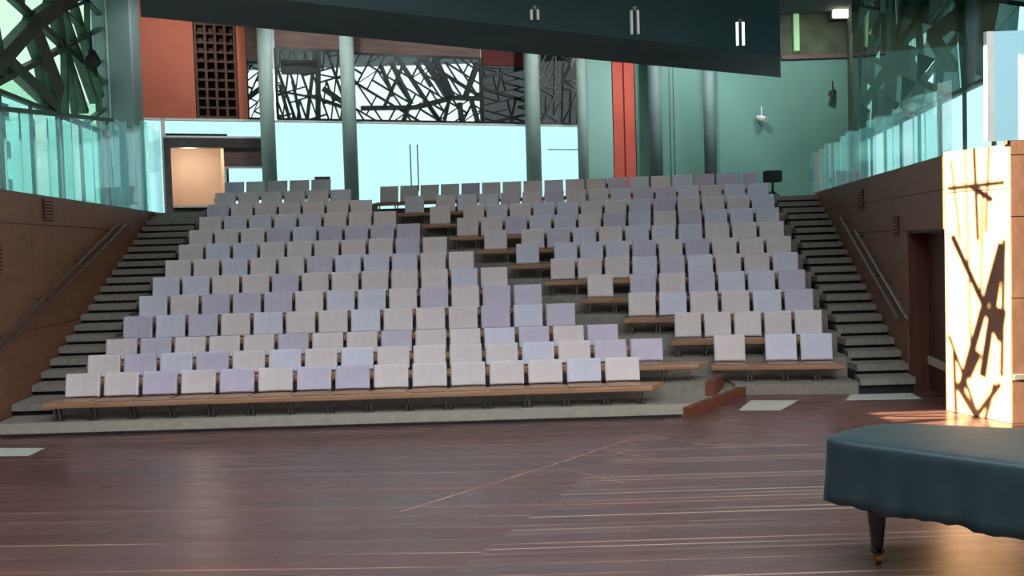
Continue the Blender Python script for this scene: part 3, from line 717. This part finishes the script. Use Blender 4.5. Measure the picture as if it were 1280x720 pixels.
exm = [((452, 135), (520, 134), .12), ((520, 134), (566, 122), .14), ((566, 122), (640, 124), .12), ((532, 74), (562, 124), .16), ((545, 74), (566, 122), .16), ((520, 76), (540, 108), .08), ((490, 78), (515, 130), .10), ((598, 78), (582, 122), .14), ((476, 80), (492, 120), .08), ((505, 80), (480, 135), .07), ((575, 128), (578, 152), .12), ((590, 125), (598, 152), .10), ((512, 130), (505, 152), .10), ((562, 125), (556, 152), .07), ((536, 130), (552, 152), .06)]
backlattice(441, 602, bp(520, 70)[1], 'dark_steel', 'sky_glass', 6, 'wide rear lattice window with branching dark bars', .6, 2.6, [.09, .07, .045, .03], exm)
backlattice(603, 664, bp(630, 84)[1], 'dark_steel', 'dim_glass', 8, 'dim rear lattice window beside the third column', .7, 2.2, [.10, .07, .05, .03])
backlattice(674, 724, bp(700, 66)[1], 'steel', 'dim_glass', 3, 'dim rear lattice window right of the third column', .5, 2.2, [.08, .06, .045, .03])
# boards and bulkheads above these windows
bm = MB()
for p0, p1, zz in ((309, 334, bp(320, 78)[1]), (346, 432, bp(390, 62)[1]), (441, 602, bp(520, 70)[1])): bslab(bm, sx(p0, 110), sx(p1, 110), zz+.04, TOPZ, -.15, -.02)
struct(bm.build('trim_2', M['brown_board']), 'brown transom boards above the rear lattice windows')
bm = MB(); bslab(bm, sx(603, 80), sx(664, 80), bp(630, 84)[1]+.04, TOPZ, -.12, .02); bslab(bm, sx(674, 80), sx(724, 80), bp(700, 66)[1]+.04, TOPZ, -.12, .0)
struct(bm.build('trim_3', M['maroon']), 'maroon transom above the dim lattice window')
# teal wall, frontal, from B to the right
Yt = B.y
tx = lambda px, py=160: at_y(px, py, Yt).x
XR = tx(1062)
zt = at_y(1000, 71, Yt).z
tm = MB(); tm.box(B.x+.02, tx(766), Yt, Yt+.2, GAL, TOPZ); struct(tm.build('wall_rear', M['teal_lit']), 'teal rear wall left of the red strip, coloured as lit')
tm = MB(); tm.box(tx(795), XR, Yt, Yt+.2, GAL, zt); struct(tm.build('wall_teal', M['teal_shaded']), 'teal rear wall right of the red strip, coloured as shaded')
tm = MB(); tm.box(tx(795), XR, Yt+.05, Yt+.25, zt+.001, TOPZ); struct(tm.build('wall_olive', M['olive']), 'dark olive wall above the teal wall')
tm = MB(); tm.box(tx(978), XR-.05, Yt-.12, Yt, zt-.08, zt+.05); struct(tm.build('trim_4', M['brown_board']), 'brown ledge on the teal wall')
rm = MB(); rm.box(tx(760), tx(800), Yt+.21, Yt+.24, GAL, TOPZ); rm.box(tx(767), tx(779.5), Yt-.02, Yt+.18, GAL, TOPZ); rm.box(tx(781.5), tx(794), Yt-.02, Yt+.18, GAL, TOPZ); rm.box(tx(779), tx(782), Yt+.06, Yt+.18, GAL, TOPZ)
struct(rm.build('trim_5', M['red']), 'red vertical strip on the rear wall')
cw = MB(); xg, yg = rgx(26.4), 26.4
cw.prism([(xg-.05, yg), (xg+.25, yg), (XR+.35, Yt+.2), (XR, Yt+.2), (XR-.04, Yt-.02)], GAL, TOPZ); struct(cw.build('wall_corner', M['olive']), 'dark corner wall between teal wall and right glazing')
tl = MB()
for px in (837, 842): tl.box(tx(px), tx(px)+.03, Yt-.012, Yt, GAL, zt)
struct(tl.build('trim_6', M['teal_steel']), 'thin vertical joints on the teal wall')
# rear columns
def column(c, r, z1, label, mat='column'):
    t = thing('rear_column', label, 'column', (c[0], c[1], GAL), 0, None)
    MB().tube((0, 0, .0), (0, 0, z1-GAL), r, n=20).build('shaft', M[mat], t, True)
    MB().tube((0, 0, 0), (0, 0, .12), r*1.25, r*1.1, n=20).build('base_collar', M['steel'], t, True)
def bcol(px, w, label, off=.55):
    s = sx(px, 190); p = bpt(s, 0, off); d = ray(px, 190); k_ = p.y/d.y; x = (CP+d*k_).x
    column((x, p.y), w/2*p.y/FPX, TOPZ, label)
bcol(336, 18, 'pale teal column before bright rear glass, nearest the lobby opening')
bcol(438, 18, 'pale teal column before bright rear glass, above the diagonal aisle')
bcol(667, 19, 'pale teal column left of narrow dim lattice window')
bcol(729, 13, 'slim pale column where bright rear glass meets teal wall')
for px, w, lb in ((820, 17, 'teal column standing right of the red strip'), (888, 15, 'teal column before teal wall, rightmost of the rear columns')):
    p = at_y(px, 190, Yt-.5); column((p.x, p.y), w/2*p.y/FPX, TOPZ, lb, 'pillar')
# grey teal pillar at the left end of the rear wall
pl = at_y(152, 190, 24.2)
pm = thing('corner_pillar', 'broad grey teal pillar left of the terracotta panel', 'pillar', (pl.x, 24.2, GAL))
MB().cbox(-.48, .48, -.3, .3, .0, TOPZ-GAL, .06).build('shaft', M['pillar'], pm)
MB().box(-.12, -.08, -.32, -.3, 1.2, TOPZ-GAL).build('cable_duct', M['column'], pm)
# dark bulkhead
K0 = at_z(176, 21, 6.0); K1 = at_z(976, 97, 6.0)
kd = (Vector((K1.x, K1.y, 0))-Vector((K0.x, K0.y, 0))).normalized(); kn = Vector((kd.y, -kd.x, 0))
bk = MB(); dep = 2.2
q = [K0, K1, Vector((K1.x*.88, K1.y*.88, 0)), Vector((K0.x*.88, K0.y*.88, 0))]
bk.prism([(p.x, p.y) for p in q], 6.0, 8.95)
bh = thing('hanging_bulkhead', 'large dark teal bulkhead hanging across top of picture', 'bulkhead', (0, 0, 0))
bk.build('casing', M['bulk'], bh)
def bk_pt(px, py, z=5.99): return at_z(px, py, z)
# ------------------------------------------------------------------ lamps on the bulkhead and walls
def tubelamp(px, y0, y1, label, glow):
    zb = 5.99; p = at_z(px, y0+6, zb); D_ = p.y; h = (y1-y0)*D_/FPX
    t = thing('hanging_lamp', label, 'lamp', (p.x, p.y, zb), 0, None)
    MB().tube((0, 0, 0), (0, 0, -.05), .05, n=12).build('ceiling_rose', M['steel'], t)
    for dx in (-.05, .05): MB().tube((dx, 0, -.05), (dx, 0, -h), .022, n=10).build('tube', M[glow], t)
tubelamp(925, 18, 50, 'pale twin tube lamp under the bulkhead near its right end', 'tube')
tubelamp(793, 3, 36, 'dim twin tube lamp under middle of the dark bulkhead', 'white')
tubelamp(668, 2, 18, 'dim twin tube lamp at top centre under the dark bulkhead', 'white')
def fixture(p, label, aim, mat='black', s=.16):
    t = thing('spotlight', label, 'spotlight', p)
    a = Vector(aim).normalized()
    MB().tube(-a*s, a*s, s*.45, s*.62, 14).build('can', M[mat], t)
    MB().tube(a*s, a*s*1.05, s*.55, s*.55, 14).build('lens', M['steel' if mat == 'black' else 'white'], t)
    MB().bar((0, 0, 0), (0, 0, s*2.2), .03, .03).build('yoke', M[mat], t)
def lg_at(px, py, off): s, z = wallpx(px, py, off); Y = 11.9+s/math.hypot(1, .117); return Vector((lwx(Y)-off, Y, z+GAL))
fixture(lg_at(115, 72, 1.0), 'black spotlight hanging beside the grey teal pillar', (.4, -.8, -.5), s=.26)
p = at_y(1041, 116, Yt-.25); fixture(p, 'small black spotlight on the teal wall beside right glazing', (-.5, -.8, -.3))
p = at_y(952, 148, Yt-.2); fixture(p, 'small pale spotlight on the teal wall under the bulkhead corner', (.6, -.7, -.3), 'white', .16)
p = at_y(1052, 17, Yt-.4)
t = thing('wall_lamp', 'bright lamp high on olive wall at top right', 'lamp', p)
MB().box(-.24, .24, -.05, .05, -.11, .11).build('diffuser', M['lamp'], t); MB().box(-.28, .28, .05, .44, -.14, .14).build('housing', M['olive'], t)
for px, lb in ((995, 'pale green strip light left of the bright olive wall lamp'),):
    p = at_y(px, 32, Yt-.011); t = thing('strip_light', lb, 'lamp', p)
    MB().box(-.08, .08, -.06, 0, -.75, .75).build('diffuser', emit_mat('green_strip_glow', (150, 200, 150), .45), t); MB().box(-.11, .11, 0, .06, -.8, .8).build('housing', M['olive'], t)

# small objects on the landing
p = at_y(966, 240, 25.6)
t = thing('speaker_stand', 'small black equipment stand right of the topmost right row', 'stand', (p.x, 25.6, GAL))
MB().cbox(-.22, .22, -.14, .14, .42, .72, .03).build('cabinet', M['black'], t)
MB().tube((0, 0, .12), (0, 0, .44), .03, n=10).build('pole', M['black'], t)
for i in range(3):
    a_ = i*2*PI/3+.5; MB().tube((0, 0, .2), (math.cos(a_)*.3, math.sin(a_)*.3, .012), .018, n=8).build('leg', M['black'], t)
p = at_y(404, 215, 25.4)
t = thing('standin_chair', 'small grey made-up chair behind topmost left row', 'chair', (p.x, 25.4, GAL), .3)  # made-up chair in place of a small grey reflection
MB().box(-.2, .2, -.2, .2, .43, .46).build('seat', M['steel'], t)
MB().hexa([(-.2, .17, .6), (.2, .17, .6), (.2, .2, .6), (-.2, .2, .6), (-.2, .22, .92), (.2, .22, .92), (.2, .25, .92), (-.2, .25, .92)]).build('backrest', M['steel'], t)
for x, y in ((-.18, -.18), (.18, -.18)): MB().bar((x, y, 0), (x, y, .44), .025, .025).build('leg', M['steel'], t)
for x in (-.18, .18): MB().bar((x, .17, 0), (x, .23, .9), .025, .025).build('leg', M['steel'], t)
p = at_y(756, 214, Yt-1.2)
t = thing('barrier', 'small dark barrier behind topmost right row near the red strip', 'barrier', (p.x, p.y, GAL))
MB().bar((-.25, 0, .62), (.25, 0, .62), .03, .12).build('board', M['dark_steel'], t)
for x in (-.02, .02): MB().bar((x, 0, 0), (x, 0, .82), .03, .03).build('post', M['dark_steel'], t)

# ------------------------------------------------------------------ piano under its cover
ax = Vector((.72, -.694, 0)).normalized(); pn = Vector((ax.y*-1, ax.x, 0))   # along the piano to the keyboard, and across to the far side
tail = at_z(1034, 550, .94); tail.z = 0
PT = lambda s, t: tail+ax*s+pn*t
# top outline (s along the case from the tail, t across): straight near side, curved bentside on the far side
outl = [(0.02, .05), (.55, .0), (1.3, -.02), (2.1, -.03), (2.72, -.03), (2.74, 1.5), (2.2, 1.52), (1.75, 1.50), (1.4, 1.40), (1.05, 1.22), (.75, 1.08), (.45, .98), (.2, .88), (.03, .66), (-.03, .38)]
def smooth_closed(P, n=4):
    out = []; N_ = len(P)
    for i in range(N_):
        p0, p1, p2, p3 = P[i-1], P[i], P[(i+1) % N_], P[(i+2) % N_]
        for j_ in range(n):
            u = j_/n
            out.append(tuple(.5*((2*p1[k])+(-p0[k]+p2[k])*u+(2*p0[k]-5*p1[k]+4*p2[k]-p3[k])*u*u+(-p0[k]+3*p1[k]-3*p2[k]+p3[k])*u**3) for k in (0, 1)))
    return out
ring0 = smooth_closed(outl, 14)
cx, cy = sum(p[0] for p in ring0)/len(ring0), sum(p[1] for p in ring0)/len(ring0)
def offs(d):
    out = []; N_ = len(ring0)
    for i in range(N_):
        a_, b_ = ring0[i-1], ring0[(i+1) % N_]; tx_, ty_ = b_[0]-a_[0], b_[1]-a_[1]; l = math.hypot(tx_, ty_) or 1
        out.append((ring0[i][0]+ty_/l*d, ring0[i][1]-tx_/l*d))
    return out
pc = thing('grand_piano', 'black grand piano standing under a dark teal cover', 'piano')
case = MB(); case.prism([(PT(*p).x, PT(*p).y) for p in offs(-.05)], .60, .90)
case.build('case', M['lacquer'], pc)
for (s, t_) in ((.20, .35), (2.45, .15), (2.45, 1.3)):
    b_ = PT(s, t_)
    lm = MB(); secs = [(.60, .085), (.55, .085), (.52, .07), (.49, .078), (.30, .058), (.12, .040), (.10, .05), (.085, .05)]
    vs = []; fs = []
    for z, r_ in secs:
        for i in range(8):
            a_ = 2*PI*(i+.5)/8; vs.append((b_.x+math.cos(a_)*r_, b_.y+math.sin(a_)*r_, z))
    for k in range(len(secs)-1):
        for i in range(8): j_ = (i+1) % 8; fs.append((k*8+j_, k*8+i, (k+1)*8+i, (k+1)*8+j_))
    fs += [tuple(range(8)), tuple(range(len(vs)-1, len(vs)-9, -1))]
    leg = lm.add(vs, fs).build('leg', M['lacquer'], pc)
    cs = MB().tube((b_.x-.022, b_.y, .045), (b_.x+.022, b_.y, .045), .045, n=16).bar((b_.x, b_.y, .045), (b_.x, b_.y, .10), .06, .03)
    cs.build('castor', M['brass'], leg)
ly = MB(); b_ = PT(2.45, .75)
for o in (-.07, .07): q_ = b_+pn*o; ly.bar((q_.x, q_.y, .14), (q_.x, q_.y, .62), .03, .03)
a_, c_ = b_-pn*.16, b_+pn*.16; ly.bar((a_.x, a_.y, .14), (c_.x, c_.y, .14), .14, .08); ly.build('lyre', M['lacquer'], pc)
# cover: domed top, soft rim and a hanging skirt with folds
rnd = random.Random(4); N_ = len(ring0)
ph = [0]
for i in range(1, N_): ph.append(ph[-1]+math.hypot(ring0[i][0]-ring0[i-1][0], ring0[i][1]-ring0[i-1][1]))
rings = []
def addring(d, z, fold=0, zf=0):
    o = offs(d); R_ = []
    for i, p in enumerate(o):
        f = fold*(math.sin(ph[i]*19)*.6+math.sin(ph[i]*31+1)*.4); q_ = offs_dir[i]
        s_, t_ = p[0]+q_[0]*f, p[1]+q_[1]*f
        v = PT(s_, t_); R_.append((v.x, v.y, z+zf*(math.sin(ph[i]*9+.7)+.6*math.sin(ph[i]*43))))
    rings.append(R_)
o1, o0 = offs(.01), offs(0)
offs_dir = [((a[0]-b[0])/.01, (a[1]-b[1])/.01) for a, b in zip(o1, o0)]
for k_, z_ in ((.25, .961), (.5, .958), (.75, .954), (.93, .949)):
    rings.append([((lambda v: (v.x, v.y, z_))(PT(cx+(p[0]-cx)*k_, cy+(p[1]-cy)*k_))) for p in ring0])
addring(0.008, .943); addring(.020, .936); addring(.029, .922); addring(.032, .89)
addring(.035, .80, .006); addring(.042, .68, .014); addring(.05, .56, .024, .004); addring(.055, .49, .032, .012)
addring(.048, .488, .032, .012); addring(.035, .68, .014); addring(.02, .86)
vs = [v for R_ in rings for v in R_]; fs = []
for k in range(len(rings)-1):
    for i in range(N_): j_ = (i+1) % N_; fs.append((k*N_+i, k*N_+j_, (k+1)*N_+j_, (k+1)*N_+i)[::-1])
cv = PT(cx, cy); vs.append((cv.x, cv.y, .962)); c0 = len(vs)-1
for i in range(N_): fs.append((i, (i+1) % N_, c0))
tag(MB().add(vs, fs).build('piano_cover', M['cloth'], None, True), 'dark teal fitted cloth cover draped over the grand piano', 'piano cover')

# ------------------------------------------------------------------ shell of the hall outside the frame
cm = MB(); cm.prism([(-9.3, 9.6), (14, 9.6), (14, 36), (-12, 36)], TOPZ, TOPZ+.2); struct(cm.build('ceiling', M['ceil']), 'ceiling above the seating')
wm = MB(); wm.prism([(lwx(-6), -6), (lwx(8), 8), (lwx(11.9), 11.9), (lwx(11.9)-1.5, 11.9), (lwx(11.9)-1.5, 11.7), (lwx(-6)-.3, -6)], GAL+.0, TOPZ+4)  # upper part raised above the roof to block stray sun
wm.prism([(lwx(-6), -6), (lwx(8), 8), (lwx(8)-.3, 8), (lwx(-6)-.3, -6)], 0, GAL)
struct(wm.build('wall_left_stage', M['wall_l']), 'timber wall left of the stage')
wm = MB(); wm.box(9.2, 9.4, -6, 11.8, 0, TOPZ); struct(wm.build('wall_right_stage', M['wall_r']), 'timber wall right of the stage')
FZ = 7.4
struct(MB().box(-9, 9.3, -6.3, -6.05, 0, FZ).build('wall_stage_back', M['wall_l']), 'timber wall behind the stage')
glazing('window_front', (9.2, -6, FZ), (-1, 0, 0), 18, TOPZ-FZ, 2, 20, None, .2, 'teal_steel', [('clear', 1)], [.14, .10, .06], 'glazed wall behind the stage', 1, seed=2)
# glazed roof over the stage
gm = MB(); gm.box(-8, 9.3, -6, 9.6, TOPZ+.05, TOPZ+.07); rf = struct(gm.build('window_roof', M['clear']), 'glazed roof over the stage')
gm = MB()
for i in range(6): gm.box(-8, 9.3, -6+i*3-.05, -6+i*3+.05, TOPZ-.1, TOPZ+.04)
for i in range(6): gm.box(-8+i*3.4-.05, -8+i*3.4+.05, -6, 9.6, TOPZ-.09, TOPZ+.03)
gm.build('roof_beam', M['teal_steel'], rf)

# made-up building outside the left glazing, placed to block the low sun
nb = thing('sun_block_building', 'pale green building added outside left glazing to block sun', 'building', (-60, 34, 0))
MB().box(-9, 0, -20.95, 130, -2, 24.5).build('facade', M['facade'], nb)
for i in range(8):
    for j_ in range(5):
        MB().box(0, .05, 10+i*10, 15+i*10, 1+j_*4.5, 3+j_*4.5).build('window', M['green_glass'], nb)
# ------------------------------------------------------------------ light
w = bpy.data.worlds.new('World'); S.world = w; w.use_nodes = True; nt = w.node_tree
bg = nt.nodes['Background']; bg.inputs['Color'].default_value = (.97, .97, 1.0, 1); bg.inputs['Strength'].default_value = WORLD
sd = bpy.data.lights.new('sun', 'SUN'); sd.energy = 95; sd.angle = .004; sd.color = (1, .80, .46)
so = bpy.data.objects.new('sun', sd); COL.objects.link(so)
sdir = Vector((1, 0, -.285)).normalized(); so.rotation_euler = sdir.to_track_quat('-Z', 'Y').to_euler(); so.location = (-30, 12, 12)
for i, (x, y) in enumerate(((-5.5, 20.5), (-2, 21.5), (1.5, 22.5), (5, 23.0))):  # made-up ceiling spots, added to warm the tone of the back rows
    t = thing('added_warm_light', 'round warm light added in the ceiling to warm the back rows', 'ceiling lamp', (x, y, TOPZ), 0, 'added warm ceiling lights')
    MB().tube((0, 0, -.22), (0, 0, 0), .16, .13, 16).build('can', M['black'], t); MB().tube((0, 0, -.225), (0, 0, -.20), .12, .12, 16).build('lens', M['warmlamp'], t)
    d_ = bpy.data.lights.new('added_warm_lamp', 'SPOT'); d_.energy = 130; d_.color = (1, .70, .48); d_.spot_size = 1.5; d_.spot_blend = .8; d_.shadow_soft_size = .15
    o_ = bpy.data.objects.new('added_warm_lamp', d_); COL.objects.link(o_); o_.location = (x, y, TOPZ-.3); o_.rotation_euler = Vector((0, -.12, -1)).to_track_quat('-Z', 'Y').to_euler()
for i, (s_, off_) in enumerate(((.8, 2.6), (4.2, 2.6), (7.6, 2.8), (11.0, 3.0), (14.6, 4.2))):  # made-up lamps, added because the rear wall came out too dark
    p = bpt(s_, TOPZ, off_)
    t = thing('added_washer', 'white lamp added in the ceiling to brighten the rear wall', 'ceiling lamp', p, 0, 'added rear wall lamps')
    MB().box(-.16, .16, -.12, .12, -.16, 0).build('housing', M['white'], t); MB().box(-.13, .13, -.09, .09, -.165, -.15).build('lens', M['lamp'], t)
    d_ = bpy.data.lights.new('added_washer_lamp', 'SPOT'); d_.energy = 260; d_.color = (1, .95, .90); d_.spot_size = 2.0; d_.spot_blend = .9; d_.shadow_soft_size = .2
    o_ = bpy.data.objects.new('added_washer_lamp', d_); COL.objects.link(o_); o_.location = (p.x, p.y, TOPZ-.3); o_.rotation_euler = (Vector((-bn.x, -bn.y, 0))+Vector((0, 0, -.75))).to_track_quat('-Z', 'Y').to_euler()
for x_ in (5.2, 8.6):  # two more added lamps to lift the right part of the teal wall
    p = Vector((x_, Yt-3.2, TOPZ))
    t = thing('added_washer', 'white lamp added in the ceiling to brighten the rear wall', 'ceiling lamp', p, 0, 'added rear wall lamps')
    MB().box(-.16, .16, -.12, .12, -.16, 0).build('housing', M['white'], t); MB().box(-.13, .13, -.09, .09, -.165, -.15).build('lens', M['lamp'], t)
    d_ = bpy.data.lights.new('added_washer_lamp', 'SPOT'); d_.energy = 380; d_.color = (1, .97, .92); d_.spot_size = 2.0; d_.spot_blend = .9; d_.shadow_soft_size = .2
    o_ = bpy.data.objects.new('added_washer_lamp', d_); COL.objects.link(o_); o_.location = (p.x, p.y, TOPZ-.3); o_.rotation_euler = Vector((0, 1, -.9)).to_track_quat('-Z', 'Y').to_euler()
# lobby lamp
ld = bpy.data.lights.new('lobby_light', 'POINT'); ld.energy = 12; ld.color = (1, .93, .84); ld.shadow_soft_size = .2
lo = bpy.data.objects.new('lobby_light', ld); COL.objects.link(lo); lo.location = bpt(d0+.5, dtop-.25, -.9)

S.view_settings.view_transform = 'Standard'; S.view_settings.look = 'None'; S.view_settings.gamma = 1; S.view_settings.exposure = .1
S.view_settings.use_curve_mapping = False
S.cycles.max_bounces = 8; S.cycles.transparent_max_bounces = 16
